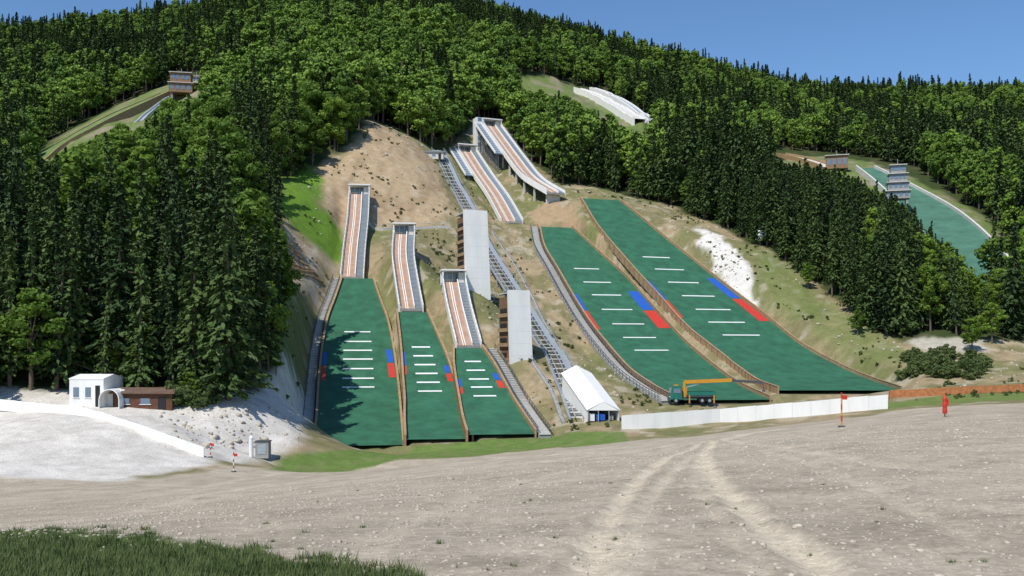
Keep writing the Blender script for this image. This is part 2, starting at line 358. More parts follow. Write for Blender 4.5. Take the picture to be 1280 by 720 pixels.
ad=N.new('ShaderNodeMath');ad.operation='ADD';L.new(n2.outputs[0],ad.inputs[0]);L.new(n1.outputs[0],ad.inputs[1]);L.new(ad.outputs[0],bp.inputs['Height']);L.new(bp.outputs[0],b.inputs['Normal'])
me.materials.append(gm); gob=bpy.data.objects.new('ground',me); sc.collection.objects.link(gob)
# ---------------------------------------------------------------- landing hills
def at_b(P,b): return float(np.interp(b,P.b,np.arange(len(P.b))))
def lane_pt(P,k,v,dz):
    i=int(np.clip(math.floor(k),0,len(P.C)-2));t=k-i
    c=P.C[i]*(1-t)+P.C[i+1]*t;l=P.L[i]*(1-t)+P.L[i+1]*t;h=P.hw[i]*(1-t)+P.hw[i+1]*t
    return np.array((c[0]+l[0]*v*h,c[1]+l[1]*v*h,c[2]+dz))
def patch(mb,P,k0,k1,v0,v1,m,dz=.05,n=3):
    for s in range(n):
        a=k0+(k1-k0)*s/n;b_=k0+(k1-k0)*(s+1)/n
        mb.face([lane_pt(P,b_,v0,dz),lane_pt(P,b_,v1,dz),lane_pt(P,a,v1,dz),lane_pt(P,a,v0,dz)],m)
def lane(name,P,lines,marks,wl=1.0,wr=1.0,wh=.9):
    mb=MB(); NV=10; n_=len(P.C); b0=len(mb.v)
    for i in range(n_):
        for j in range(NV+1):
            mb.v.append(tuple(lane_pt(P,i if i<n_-1 else n_-1-1e-6,-1+2*j/NV,0)))
    k=mb.mi(M_mat)
    for i in range(n_-1):
        for j in range(NV):
            q=b0+i*(NV+1)+j; mb.f.append((q+NV+1,q+NV+2,q+1,q)); mb.m.append(k)
    for sg,on in((-1,wl),(1,wr)):
        E=P.C.copy(); E[:,:2]+=P.L*(sg*P.hw)[:,None]
        if on: 
            a,b_=(-.28,0) if sg<0 else (0,.28)
            mb.sweep(E,P.L,rect(a,b_,-1.8,wh*on),M_wood)
            a,b_=(-.36,.06) if sg<0 else(-.06,.36)
            mb.sweep(E,P.L,rect(a,b_,wh*on+.003,wh*on+.07),M_wood)
            for i in range(2,n_-1,2):
                p=E[i]; o=P.L[i]*(sg*.34); mb.beam((p[0]+o[0],p[1]+o[1],p[2]-1.6),(p[0]+o[0],p[1]+o[1],p[2]+wh*on),.12,.12,M_wood2)
    for (v0,v1,rows) in lines:
        for (bb) in rows:
            kk=at_b(P,bb); ds=np.linalg.norm(P.C[min(int(kk)+1,n_-1)]-P.C[int(kk)]); w=.27/ds
            patch(mb,P,kk-w,kk+w,v0,v1,M_line,.04,1)
    for (v0,v1,b0_,b1_,m) in marks:
        patch(mb,P,at_b(P,b0_),at_b(P,b1_),v0,v1,m,.03,4)
    return mb.build(name)
lane('ski_jump_landing_hill',LA,[(-.42,.4,[415,427,438,449,461,473,484])],
     [(-.97,-.88,440,456,M_blue),(-.97,-.88,457,476,M_red),(.80,.97,437,453,M_blue),(.80,.97,454,472,M_red)],wh=.7)
lane('ski_jump_landing_hill',LB,[(-.5,.42,[434,445,456,467,478,489])],
     [(-.97,-.86,440,456,M_blue),(.76,.97,457,466,M_blue),(.76,.97,467,477,M_red),(-.97,-.86,457,468,M_red)],wh=.7)
lane('ski_jump_landing_hill',LC,[(-.45,.45,[452,463,474,484,495])],
     [(.72,.97,467,475,M_blue),(.72,.97,476,485,M_red),(-.97,-.82,474,483,M_blue),(-.97,-.82,484,492,M_red)],wh=.7)
lane('ski_jump_landing_hill',LD,[(-.45,.38,[336,353,369,387,405,422,438])],
     [(.66,.975,364,387,M_blue),(.66,.975,388,410,M_red),(-.975,-.86,368,388,M_blue),(-.975,-.86,389,412,M_red)],1,1,.7)
lane('ski_jump_landing_hill',LE,[(-.42,.38,[322,337,353,370,387,403,419])],
     [(.74,.975,347,372,M_blue),(.74,.975,373,401,M_red),(-.975,-.88,352,375,M_blue),(-.975,-.88,376,398,M_red)],1,1,.7)
def stairs(name,P,side,off,w,b0=None,b1=None):
    mb=MB(); i0=0 if b0 is None else int(at_b(P,b0)); i1=len(P.C)-1 if b1 is None else int(at_b(P,b1))
    C=P.C[i0:i1+1].copy(); Lt=P.L[i0:i1+1]; C[:,:2]+=Lt*((side*(P.hw[i0:i1+1]+off))[:,None])
    mb.sweep(C,Lt,rect(-w/2,w/2,-1.5,-.15),M_conc2)
    seg=np.r_[0,np.cumsum(np.linalg.norm(np.diff(C,axis=0),axis=1))]
    for s in np.arange(.3,seg[-1],.75):
        c=[np.interp(s,seg,C[:,k]) for k in range(3)]; l=[np.interp(s,seg,Lt[:,k]) for k in range(2)]
        rz=math.atan2(l[1],l[0]); mb.box((c[0],c[1],c[2]),(w*.92,.32,.22),M_conc,rz)
    for sg in(-1,1):
        R=C.copy();R[:,:2]+=Lt*(sg*w/2)
        mb.sweep(R,Lt,rect(-.05,.05,.95,1.05),M_dsteel); mb.sweep(R,Lt,rect(-.04,.04,.5,.56),M_dsteel)
        for s in np.arange(.5,seg[-1],1.9):
            c=[np.interp(s,seg,R[:,k]) for k in range(3)]; mb.beam((c[0],c[1],c[2]-.2),(c[0],c[1],c[2]+1.0),.09,.09,M_dsteel)
    return mb.build(name)
stairs('hillside_stairs',LA,-1,1.5,1.7); stairs('hillside_stairs',LC,1,1.6,2.0); stairs('hillside_stairs',LD,-1,2.0,2.2)
# ---------------------------------------------------------------- in-runs
def inrun(name,P,leg=0,tower=False,glass_left=False):
    mb=MB(); w=float(P.hw.mean()); C=P.C;Lt=P.L; n_=len(C)
    mb.sweep(C,Lt,rect(-w,w,-.55,0),M_conc2)
    for a in(-w-.24,w): mb.sweep(C,Lt,rect(a,a+.24,-.9,1.0),M_white)
    d=.28*w
    mb.sweep(C,Lt,rect(d-.1,d+.1,.003,.75),M_white)
    mb.sweep(C,Lt,rect(-w+.02,d-.12,.003,.06),M_track)
    cc=(-w+d)/2
    for o in(-.22,.22): mb.sweep(C,Lt,rect(cc+o-.08,cc+o+.08,.063,.09),M_white)
    mb.sweep(C,Lt,rect(-w+.03,-w+.18,.063,.5),M_white)
    seg=np.r_[0,np.cumsum(np.linalg.norm(np.diff(C,axis=0),axis=1))]
    I=lambda s:(np.array([np.interp(s,seg,C[:,k]) for k in range(3)]),np.array([np.interp(s,seg,Lt[:,k]) for k in range(2)]))
    for s in np.arange(.3,seg[-1],.6):
        c,l=I(s);o=(d+w)/2;mb.box((c[0]+l[0]*o,c[1]+l[1]*o,c[2]+.1),(w-d-.3,.34,.2),M_steel,math.atan2(l[1],l[0]))
    for sg in(-1,1):
        R=C.copy();R[:,:2]+=Lt*(sg*(w+.1)); mb.sweep(R,Lt,rect(-.04,.04,1.55,1.62),M_steel)
        for s in np.arange(.5,seg[-1],2.0):
            c,l=I(s);c=c+np.array((l[0]*sg*(w+.1),l[1]*sg*(w+.1),0));mb.beam(c+(0,0,1.0),c+(0,0,1.6),.06,.06,M_steel)
    for s in np.arange(2,seg[-1],7.5):
        c,l=I(s)
        g=ground(c[0],c[1])
        if c[2]-g>1.0:
            rz=math.atan2(l[1],l[0])
            if c[2]-g<4: mb.box((c[0],c[1],(c[2]-.56+g-1)/2),(w*1.5,.5,c[2]-.56-g+1),M_conc,rz)
            else:
                for sg in(-.8,.8): mb.box((c[0]+l[0]*sg*w,c[1]+l[1]*sg*w,(c[2]-.56+g-1)/2),(.5,.5,c[2]-.56-g+1),M_conc,rz)
    c=C[-1];l=Lt[-1];T=P.T[-1];rz=math.atan2(l[1],l[0])
    def W(a,t,z): return np.array((c[0]+l[0]*a+T[0]*t,c[1]+l[1]*a+T[1]*t,c[2]+z))
    mb.box(W(0,2.2,-.25),(2*w+.6,4.2,.5),M_conc,rz)
    ht=2.6
    for a in(-w-.1,w+.1):
        for t in(.3,4.0): mb.box(W(a,t,ht/2+.003),(.32,.28,ht),M_white,rz)
    mb.box(W(0,2.15,ht+.17),(2*w+.8,4.4,.32),M_white,rz)
    mb.box(W(0,4.05,ht/2),(2*w-.2,.12,ht-.1),M_glass,rz)
    mb.box(W(-w*.45,.8,.55),(w*.8,.3,.12),M_wood,rz)
    mb.box(W(w*.7,2.2,1.2),(w*.5,2.4,2.2),M_conc,rz)
    for a in(-w*.5,0,w*.5): mb.box(W(a,3.96,ht/2),(.09,.09,ht-.2),M_white,rz)
    g=ground(*W(0,2.2,0)[:2])
    if c[2]-g>1:
        for a in(-w,w):
            for t in(.5,3.8):
                p=W(a,t,0); mb.box((p[0],p[1],(c[2]-.5+g-1)/2),(.55,.55,c[2]-.5-g+1),M_conc,rz)
    if tower:
        p=W(-w-1.7,2.0,0);mb.box((p[0],p[1],(c[2]+2.9+g-2)/2),(2.6,3.6,c[2]+2.9-g+2),M_white,rz)
        for zz in np.arange(g+1,c[2]+2,2.3):
            q=W(-w-1.7,.17,0);mb.box((q[0],q[1],zz+.6),(1.5,.1,1.2),M_glass,rz)
    return mb.build(name)
inrun('ski_jump_inrun',IA);inrun('ski_jump_inrun',IB);inrun('ski_jump_inrun',IC);inrun('ski_jump_inrun',ID);inrun('ski_jump_inrun',IE,tower=True)
def panel_run(name,P,off,w,k0,k1):
    mb=MB();C=P.C[k0:k1].copy();Lt=P.L[k0:k1];C[:,:2]+=Lt*off
    mb.sweep(C,Lt,rect(-w/2,w/2,.2,.5),M_glass)
    seg=np.r_[0,np.cumsum(np.linalg.norm(np.diff(C,axis=0),axis=1))]
    for s in np.arange(.5,seg[-1],1.6):
        c=np.array([np.interp(s,seg,C[:,k]) for k in range(3)]);l=[np.interp(s,seg,Lt[:,k]) for k in range(2)]
        mb.box((c[0],c[1],c[2]+.56),(w,.12,.1),M_white,math.atan2(l[1],l[0]))
        g=ground(c[0],c[1])
        if c[2]-g>.5: mb.beam((c[0],c[1],g-.5),(c[0],c[1],c[2]+.2),.25,.25,M_dsteel)
    for a in(-w/2,w/2): mb.sweep(C,Lt,rect(a-.12,a+.12,.2,1.1),M_white)
    return mb.build(name)
panel_run('inrun_side_stairs',IE,-5.9,2.6,28,43);panel_run('inrun_side_stairs',ID,-5.6,2.4,26,43)
# ---------------------------------------------------------------- lift track
def lift(secs,w=1.5):
    K=[S(a,b,Y) for a,b,Y in secs];D=catmull(K,16)
    for p in D: p[2]=max(p[2],ground(p[0],p[1])+.9)
    for _ in range(6): D[1:-1,2]=(D[:-2,2]+2*D[1:-1,2]+D[2:,2])/4
    T=np.gradient(D[:,:2],axis=0);T/=np.linalg.norm(T,axis=1)[:,None];Lt=np.stack([-T[:,1],T[:,0]],1);Lt*=np.sign(Lt[:,:1])
    mb=MB()
    for a in(-w,w): mb.sweep(D,Lt,rect(a-.18,a+.18,-.5,0),M_steel)
    for a in(-w*.45,w*.45): mb.sweep(D,Lt,rect(a-.09,a+.09,0.02,.16),M_steel)
    mb.sweep(D,Lt,rect(w+.3,w+1.2,-.3,-.2),M_steel)
    for a in(w+1.2,-w-.1): mb.sweep(D,Lt,rect(a-.04,a+.04,.9,.98),M_steel)
    seg=np.r_[0,np.cumsum(np.linalg.norm(np.diff(D,axis=0),axis=1))]
    for i,s in enumerate(np.arange(.5,seg[-1],1.0)):
        c=np.array([np.interp(s,seg,D[:,k]) for k in range(3)]);l=np.array([np.interp(s,seg,Lt[:,k]) for k in range(2)])
        mb.box((c[0],c[1],c[2]-.1),(2*w,.22,.14),M_dsteel if i%3 else M_white,math.atan2(l[1],l[0]))
        if i%2==0:
            for a in(w+1.2,-w-.1): q=c+np.array((l[0]*a,l[1]*a,0));mb.beam(q-(0,0,.3),q+(0,0,.95),.07,.07,M_steel)
        if i%8==0:
            g=ground(c[0],c[1])
            for a in(-w,w): q=c+np.array((l[0]*a,l[1]*a,0));mb.beam((q[0],q[1],g-1),(q[0],q[1],c[2]-.4),.3,.3,M_conc2)
    return mb.build('inclined_lift_track')
lift([(545,202,332),(562,232,312),(580,262,292),(603,305,266),(628,345,244),(655,388,222),(685,438,199),(708,482,175),(724,522,156)])
# ---------------------------------------------------------------- judges towers
def judges_tower(a0,a1,btop,bbase,Y,rz,depth=5.5):
    mb=MB();p=S((a0+a1)/2,bbase,Y);w=(a1-a0)*Y/F/math.cos(rz);h=(bbase-btop)*Y/F;g=ground(p[0],p[1]);zb=min(p[2],g)-1.5;zt=p[2]+h
    ca,sa=math.cos(rz),math.sin(rz)
    def W(x,y,z): return (p[0]+x*ca-y*sa,p[1]+x*sa+y*ca,z)
    H=zt-zb
    mb.hexa([W(-w*.42,-.3,zb),W(w*.56,-.3,zb),W(w*.56,.3,zb),W(-w*.42,.3,zb),W(-w*.52,-.3,zt),W(w*.42,-.3,zt),W(w*.42,.3,zt),W(-w*.52,.3,zt)],M_white)
    mb.box(W(-.1,.32+depth/2,(zb+zt-1.2)/2),(w*.80,depth,H-1.2),M_wood2,rz)
    n_=int(H//2.9)
    for i in range(n_):
        z=zb+2.6+i*2.9
        if z>zt-1.8: break
        mb.box(W(-w*.40-.14,.6+depth/2,z),(.25,depth*.6,.8),M_dark,rz)
        mb.box(W(-w*.40-.30,.4+depth/2,z-.95),(.5,depth*.9,.7),M_wood,rz)
    mb.box(W(-.1,.4+depth/2,zt-.48),(w*.95,depth+.3,.22),M_conc,rz)
    mb.box(W(w*.43,.4+depth/2,zb+H*.45),(.5,depth*.25,H*.9),M_conc2,rz)
    for i in range(1,int(H/2.4)): mb.box(W(.1,-.3,zb+i*2.4),(w*.84,.015,.03),M_conc,rz)
    return mb.build('judges_tower')
judges_tower(580,611,263,360,216,.34,6.5); judges_tower(635,664,363,446,187,.34,6.0)
# ---------------------------------------------------------------- tent
mb=MB()
def tent():
    f0=hit(735,530);x0,y0=f0[0],f0[1];w=5.0;Ln=15.0;dx=-.30
    N_=5
    def W(s,a,z):
        y=y0+s*Ln; x=x0+a*w+dx*s*Ln*.75; zb=CZ-11.3+s*5.6; return np.array((x,y,zb+z))
    for i in range(N_):
        s0,s1=i/N_,(i+1)/N_
        for a0,z0,a1,z1 in((-.04,1.9,.5,3.3),(.5,3.3,1.04,1.9)):
            mb.hexa([W(s0,a0,z0),W(s0,a1,z1),W(s1,a1,z1),W(s1,a0,z0),W(s0,a0,z0+.08),W(s0,a1,z1+.08),W(s1,a1,z1+.08),W(s1,a0,z0+.08)],M_tent)
        mb.face([W(s0,0,-2.5),W(s1,0,-2.5),W(s1,0,1.93),W(s0,0,1.93)],M_tent)
        mb.face([W(s0,1,-2.5),W(s1,1,-2.5),W(s1,1,1.93),W(s0,1,1.93)],M_tent)
    for s in(0,1): mb.face([W(s,0,1.9),W(s,1,1.9),W(s,.5,3.28)],M_tent)
    mb.face([W(1,0,-2.5),W(1,1,-2.5),W(1,1,1.9),W(1,0,1.9)],M_tent)
    for a in(0,.33,.67,1): mb.beam(W(-.004,a,-1.5),W(-.004,a,2.0),.12,.12,M_steel)
    mb.box(W(.05,.45,.5),(1.4,.8,1.0),M_blue); mb.box(W(.06,.8,.4),(.7,.6,.8),M_conc2)
    mb.box(W(.03,.15,.6),(.9,.1,1.2),M_white)
tent(); mb.build('marquee_tent')
# ---------------------------------------------------------------- fences
def hoarding(name,pts,h,m,post=M_steel,step=2.5,base=-.3):
    mb=MB()
    for (p,q) in zip(pts[:-1],pts[1:]):
        p=np.array(p);q=np.array(q);Ln=np.linalg.norm((q-p)[:2]);n_=max(1,int(Ln/step))
        for i in range(n_):
            a=p+(q-p)*i/n_;b_=p+(q-p)*(i+1)/n_
            za=a[2]; zb=b_[2]
            j=random.uniform(-.05,.05)
            d=(b_-a)[:2]/np.linalg.norm((b_-a)[:2]);nn=np.array((-d[1],d[0]))*.04
            A0=(a[:2]+d*.01);B0=(b_[:2]-d*.01)
            mb.hexa([(*(A0-nn),za+base),(*(B0-nn),zb+base),(*(B0+nn),zb+base),(*(A0+nn),za+base),(*(A0-nn),za+h+j),(*(B0-nn),zb+h+j),(*(B0+nn),zb+h+j),(*(A0+nn),za+h+j)],m)
            mb.box((a[0],a[1]+.12,za+h/2-.1),(.09,.09,h+.3),post)
    return mb.build(name)
f0=hit(777,537);f1=hit(900,528);f2=hit(1110,511)
hoarding('white_fence',[f0,f1,f2],2.15,M_white)
hoarding('site_barrier',[hit(-60,505),hit(104,520),hit(180,545),hit(255,572)],1.1,M_white,M_conc,3)
hoarding('orange_net_fence',[hit(1112,498),hit(1226,492),hit(1400,486)],1.3,M_net,M_wood2,2.2,base=.05)
# ---------------------------------------------------------------- crane truck
def truck():
    mb=MB();p=hit(868,514);X0,Y0=p[0]-3.5,p[1]+5.0;g=ground(X0+4,Y0)+.35
    def B(x,y,z,dx,dy,dz,m): mb.box((X0+x,Y0+y,g+z),(dx,dy,dz),m)
    B(4,0,.95,8.2,.9,.3,M_dsteel)
    P=[(0,-1.2,.7),(2.1,-1.2,.7),(2.1,1.2,.7),(0,1.2,.7)];Q=[(.35,-1.15,3.0),(2.05,-1.15,3.0),(2.05,1.15,3.0),(.35,1.15,3.0)]
    mb.hexa([(X0+a,Y0+b_,g+c) for a,b_,c in P+Q],M_green)
    mb.hexa([(X0+a,Y0+b_,g+c) for a,b_,c in [(.13,-1.0,1.8),(.16,-1.0,1.8),(.16,1.0,1.8),(.13,1.0,1.8),(.27,-1.0,2.75),(.31,-1.0,2.75),(.31,1.0,2.75),(.27,1.0,2.75)]],M_glass)
    B(1.2,-1.2,2.2,1.2,.05,.8,M_glass);B(1.2,-1.22,1.2,.9,.04,.9,M_green);B(-.05,0,.75,.2,2.3,.4,M_dsteel)
    B(-.02,-.8,1.15,.1,.35,.2,M_white);B(1.2,0,3.15,.8,.3,.2,M_orange)
    B(5.4,0,1.3,5.0,2.4,.25,M_dsteel)
    for y in(-1.2,1.2): B(5.4,y,1.75,5.0,.08,.65,M_green)
    B(7.9,0,1.75,.08,2.4,.65,M_green)
    for x in(1.0,5.6,6.9):
        for y in(-1.05,1.05):
            mb.cyl((X0+x,Y0+y-.16,g+.5),(X0+x,Y0+y+.16,g+.5),.52,M_tyre,16);mb.cyl((X0+x,Y0+y-.18,g+.5),(X0+x,Y0+y+.18,g+.5),.25,M_steel,10)
    B(2.7,0,1.9,.7,.9,1.6,M_orange); mb.cyl((X0+2.7,Y0,g+2.6),(X0+2.7,Y0,g+3.7),.28,M_orange,10)
    mb.beam((X0+2.6,Y0,g+3.7),(X0+11.0,Y0,g+4.05),.46,.6,M_orange)
    mb.beam((X0+10.6,Y0,g+4.0),(X0+16.5,Y0-.3,g+3.6),.34,.42,M_dsteel)
    mb.beam((X0+3.0,Y0,g+2.8),(X0+6.2,Y0,g+3.6),.18,.18,M_steel)
    mb.beam((X0+16.4,Y0-.3,g+3.7),(X0+16.6,Y0-.3,g+2.4),.12,.12,M_dsteel)
    mb.box((X0+16.6,Y0-.3,g+2.2),(.5,.4,.35),M_dsteel)
    for x in(3.3,7.6): B(x,-1.5,.75,.2,.2,1.4,M_orange);B(x,-1.5,.05,.5,.5,.08,M_dsteel)
    mb.build('crane_truck')
truck()
# ---------------------------------------------------------------- huts
def hut(name,px,pb,Wd,Dp,Hh,mw,mr,over=.4,win=True,rz=0,pitch=1.0):
    p=hit(px,pb);mb=MB();g=p[2]-.2;ca,sa=math.cos(rz),math.sin(rz)
    def W(x,y,z): return (p[0]+x*ca-y*sa,p[1]+x*sa+y*ca,g+z)
    mb.box(W(0,Dp/2,Hh/2),(Wd,Dp,Hh),mw,rz)
    a,b_=Wd/2+over,Dp+over
    mb.hexa([W(-a,-over,Hh+.003),W(a,-over,Hh+.003),W(a,b_,Hh+.003),W(-a,b_,Hh+.003),W(-a,-over,Hh+.15),W(a,-over,Hh+.15),W(a,b_/2,Hh+.15+pitch),W(-a,b_/2,Hh+.15+pitch)],mr)
    mb.hexa([W(-a,b_/2,Hh+.14+pitch),W(a,b_/2,Hh+.14+pitch),W(a,b_,Hh+.1),W(-a,b_,Hh+.1),W(-a,b_/2,Hh+.16+pitch),W(a,b_/2,Hh+.16+pitch),W(a,b_,Hh+.2),W(-a,b_,Hh+.2)],mr)
    if win:
        for x in(-.3,.05): mb.box(W(x*Wd,-.02,Hh*.55),(Wd*.16,.08,Hh*.35),M_glass,rz);mb.box(W(x*Wd,-.05,Hh*.55-Hh*.2),(Wd*.2,.1,.08),M_white,rz)
        mb.box(W(.33*Wd,-.02,Hh*.4),(Wd*.13,.08,Hh*.78),M_dark,rz)
    return mb.build(name)
M_hut=mat('brown_boards',(.13,.06,.035),.8,.3,1.5,wave=('Z',2.5,.3));M_roof=mat('brown_roof',(.14,.09,.065),.8,.25,1)
hut('wooden_hut',178,511,7.6,4,2.1,M_hut,M_roof,pitch=.6)
hut('site_office_container',108,508,4.6,5,3.6,M_white,M_white,over=.05,pitch=.5,rz=-.1)
mb=MB();p=hit(136,511)
for s in range(9):
    t0=math.pi*s/9;t1=math.pi*(s+1)/9
    mb.hexa([(p[0]-1.3*math.cos(t0),p[1],p[2]+1.2+1.3*math.sin(t0)),(p[0]-1.3*math.cos(t1),p[1],p[2]+1.2+1.3*math.sin(t1)),(p[0]-1.3*math.cos(t1),p[1]+5,p[2]+1.2+1.3*math.sin(t1)),(p[0]-1.3*math.cos(t0),p[1]+5,p[2]+1.2+1.3*math.sin(t0)),
             (p[0]-1.2*math.cos(t0),p[1],p[2]+1.2+1.2*math.sin(t0)),(p[0]-1.2*math.cos(t1),p[1],p[2]+1.2+1.2*math.sin(t1)),(p[0]-1.2*math.cos(t1),p[1]+5,p[2]+1.2+1.2*math.sin(t1)),(p[0]-1.2*math.cos(t0),p[1]+5,p[2]+1.2+1.2*math.sin(t0))],M_tent)
mb.box((p[0]-1.27,p[1]+2.5,p[2]+.5),(.1,5,1.5),M_tent);mb.box((p[0]+1.27,p[1]+2.5,p[2]+.5),(.1,5,1.5),M_tent);mb.box((p[0],p[1]+2.0,p[2]+1.2),(2.4,.1,2.4),M_tent)
mb.build('storage_tent')
hut('lift_station',541,198,7,5,2.4,M_conc,M_steel,over=.5,pitch=.5)
mb=MB();p=hit(329,573);mb.box(p+(0,0,1.0),(1.6,1.3,2.0),M_conc2);mb.box(p+(0,0,2.06),(1.75,1.45,.12),M_dsteel);mb.box(p+(0,-.67,1.1),(1.0,.05,1.2),M_steel);mb.build('electrical_cabinet')
mb=MB();p=hit(314,571);mb.cyl(p,p+(0,0,2.2),.25,M_white,10);mb.cyl(p+(0,0,2.2),p+(0,0,2.5),.28,M_white,10,.1);mb.build('fuel_bottle')
def marker(a,b,h,m2=None):
    p=hit(a,b);mb=MB();n_=6;m2=m2 or M_white
    for i in range(n_): mb.cyl(p+(0,0,i*h/n_),p+(0,0,(i+1)*h/n_),.06,M_red if i%2 else m2,8)
    mb.box(p+(.2,0,h*.86),(.38,.04,.30),M_red);mb.cyl(p,p+(0,0,.1),.25,M_dsteel,10);return mb.build('marker_post')
marker(292,590,2.0);marker(263,572,1.6);marker(1052,534,2.4,M_orange)
p=hit(1181,521);mb=MB();mb.cyl(p,p+(0,0,1.5),.05,M_dsteel,8)
for i in range(5): mb.cyl(p+(0,0,.25+i*.25),p+(0,0,.5+i*.25),.17+.03*(i%2),M_red,10,.2-.03*(i%2))
mb.cyl(p+(0,0,1.5),p+(0,0,1.85),.2,M_red,10,.05);mb.box(p+(.18,0,1.2),(.3,.05,.5),M_red);mb.build('padded_marker_post')
def board(a,b,w,h,z,m1,m2,rz=0):
    p=hit(a,b);mb=MB();ca,sa=math.cos(rz),math.sin(rz)
    mb.box(p+(0,0,z),(w,.12,h),m1,rz);mb.box(p+np.array((sa*.07,-ca*.07,z)),(w*.55,.03,h*.35),m2,rz)
    for s in(-.4,.4): mb.box(p+np.array((s*w*ca,.12+s*w*sa,z/2-.4)),(.14,.14,z+.8),M_steel)
    return mb.build('banner_sign')
board(327,282,5.5,2.2,2.6,M_steel,M_white,.1);board(960,308,5.5,2.4,3.4,M_white,M_blue,-.2)
mb=MB()
for r_ in range(7):
    a0=hit(322+r_*5,298+r_*7);a1=hit(368+r_*6,312+r_*7)
    for i in range(8):
        p=a0+(a1-a0)*i/8;q=a0+(a1-a0)*(i+.97)/8;p[2]=ground(p[0],p[1]);q[2]=ground(q[0],q[1])
        mb.cyl(p+(0,0,.25),q+(0,0,.25),.28,M_wood,7);mb.cyl(p+(0,-.3,-.3),p+(0,-.3,.9),.12,M_wood2,6)
mb.build('log_retaining_wall')
def lowwall(name,s,h,w,m):
    K=catmull([hit(*map(float,t.split(',')))[:2] for t in s.split()],8);C=np.c_[K,[ground(*k) for k in K]]
    T=np.gradient(C[:,:2],axis=0);T/=np.linalg.norm(T,axis=1)[:,None];Lt=np.stack([-T[:,1],T[:,0]],1)
    mb=MB();mb.sweep(C,Lt,rect(-w/2,w/2,-.6,h),m)
    for i in range(0,len(C),2): mb.beam(C[i],C[i]+(0,0,h+.9),.07,.07,M_steel)
    mb.sweep(C,Lt,rect(-.04,.04,h+.85,h+.92),M_steel);return mb.build(name)
lowwall('concrete_path_wall',"455,270 470,287 510,287 560,286",.4,.8,M_conc)
lowwall('concrete_path_wall',"612,372 625,376 650,378",.4,.6,M_conc)
lowwall('concrete_path_wall',"664,452 690,492 705,530",.3,.6,M_conc2)
lowwall('concrete_path_wall',"615,290 648,340 690,420 742,490",.15,.5,M_conc2)
# ---------------------------------------------------------------- flying hills in the forest
M_turf=mat('turf',(.13,.20,.06),.9,.3,.3)
M_fmat=mat('pale_green_mat',(.065,.165,.115),.85,.25,.2)
def farlane(name,P,m,wall,wh=1.2,raise_=0.6):
    C=P.C
    for i,c in enumerate(C): c[2]=max(c[2],ground(c[0],c[1])+raise_)
    mb=MB()
    for i in range(len(C)-1): mb.face([lane_pt(P,i+.9999,-1,0),lane_pt(P,i+.9999,1,0),lane_pt(P,i,1,0),lane_pt(P,i,-1,0)],m)
    for sg in(-1,1):
        E=C.copy();E[:,:2]+=P.L*(sg*P.hw)[:,None];mb.sweep(E,P.L,rect(-.35,.35,-4,wh),wall)
    return mb.build(name)
farlane('flying_hill_landing',PF,M_fmat,M_conc)
farlane('flying_hill_inrun',PG,M_conc,M_wood,wh=1.0,raise_=1)
farlane('concrete_jump_inrun',PH,M_conc,M_white,raise_=2,wh=.6)
farlane('concrete_jump_inrun',PI,M_steel,M_white,raise_=2,wh=.6)
farlane('grass_landing_hill',PJ,M_turf,M_wood,raise_=.8,wh=.5)
farlane('lift_track',PK,M_steel,M_steel,raise_=1.5,wh=.8)
def flatbuild(name,a,b,Y,w,d,h,mw,floors,rz=0,over=1.0):
    p=S(a,b,Y);g=ground(p[0],p[1]);z=max(p[2],g);mb=MB();ca,sa=math.cos(rz),math.sin(rz)
    def W(x,y,zz): return (p[0]+x*ca-y*sa,p[1]+x*sa+y*ca,zz)
    fh=h/floors
    for i in range(floors):
        mb.box(W(0,0,z+fh*(i+.5)),(w*(1-.12*i),d,fh-.3),mw,rz);mb.box(W(0,-.2,z+fh*(i+1)-.14),(w*(1-.12*i)+over,d+over,.27),M_conc,rz)
        for k in range(4): mb.box(W((-.36+.24*k)*w*(1-.12*i),-d/2-.02,z+fh*(i+.52)),(w*.15,.1,fh*.42),M_glass,rz)
        mb.box(W(-w*(1-.12*i)/2-.01,0,z+fh*(i+.52)),(.1,d*.6,fh*.42),M_glass,rz)
    for x in(-.38,.38):
        for y in(-.35,.35): q=W(x*w,y*d,0);mb.box((q[0],q[1],(g-1+z)/2),(.8,.8,max(z-g+1,.5)),M_conc2,rz)
    mb.cyl(W(0,0,z+h),W(0,0,z+h+2.5),.1,M_steel,6)
    return mb.build(name)
M_brn=mat('brown_cladding',(.25,.15,.09),.8,.2,.8)
flatbuild('start_house',227,118,430,10,7,9.0,M_brn,2,.2);flatbuild('start_house_annex',246,106,440,6,6,3.2,M_conc,1,.2)
flatbuild('flying_hill_start_house',1046,220,415,9,6,6,M_brn,1,-.3)
flatbuild('flying_hill_judges_tower',1122,250,352,8,6,12.5,M_conc2,4,-.3)
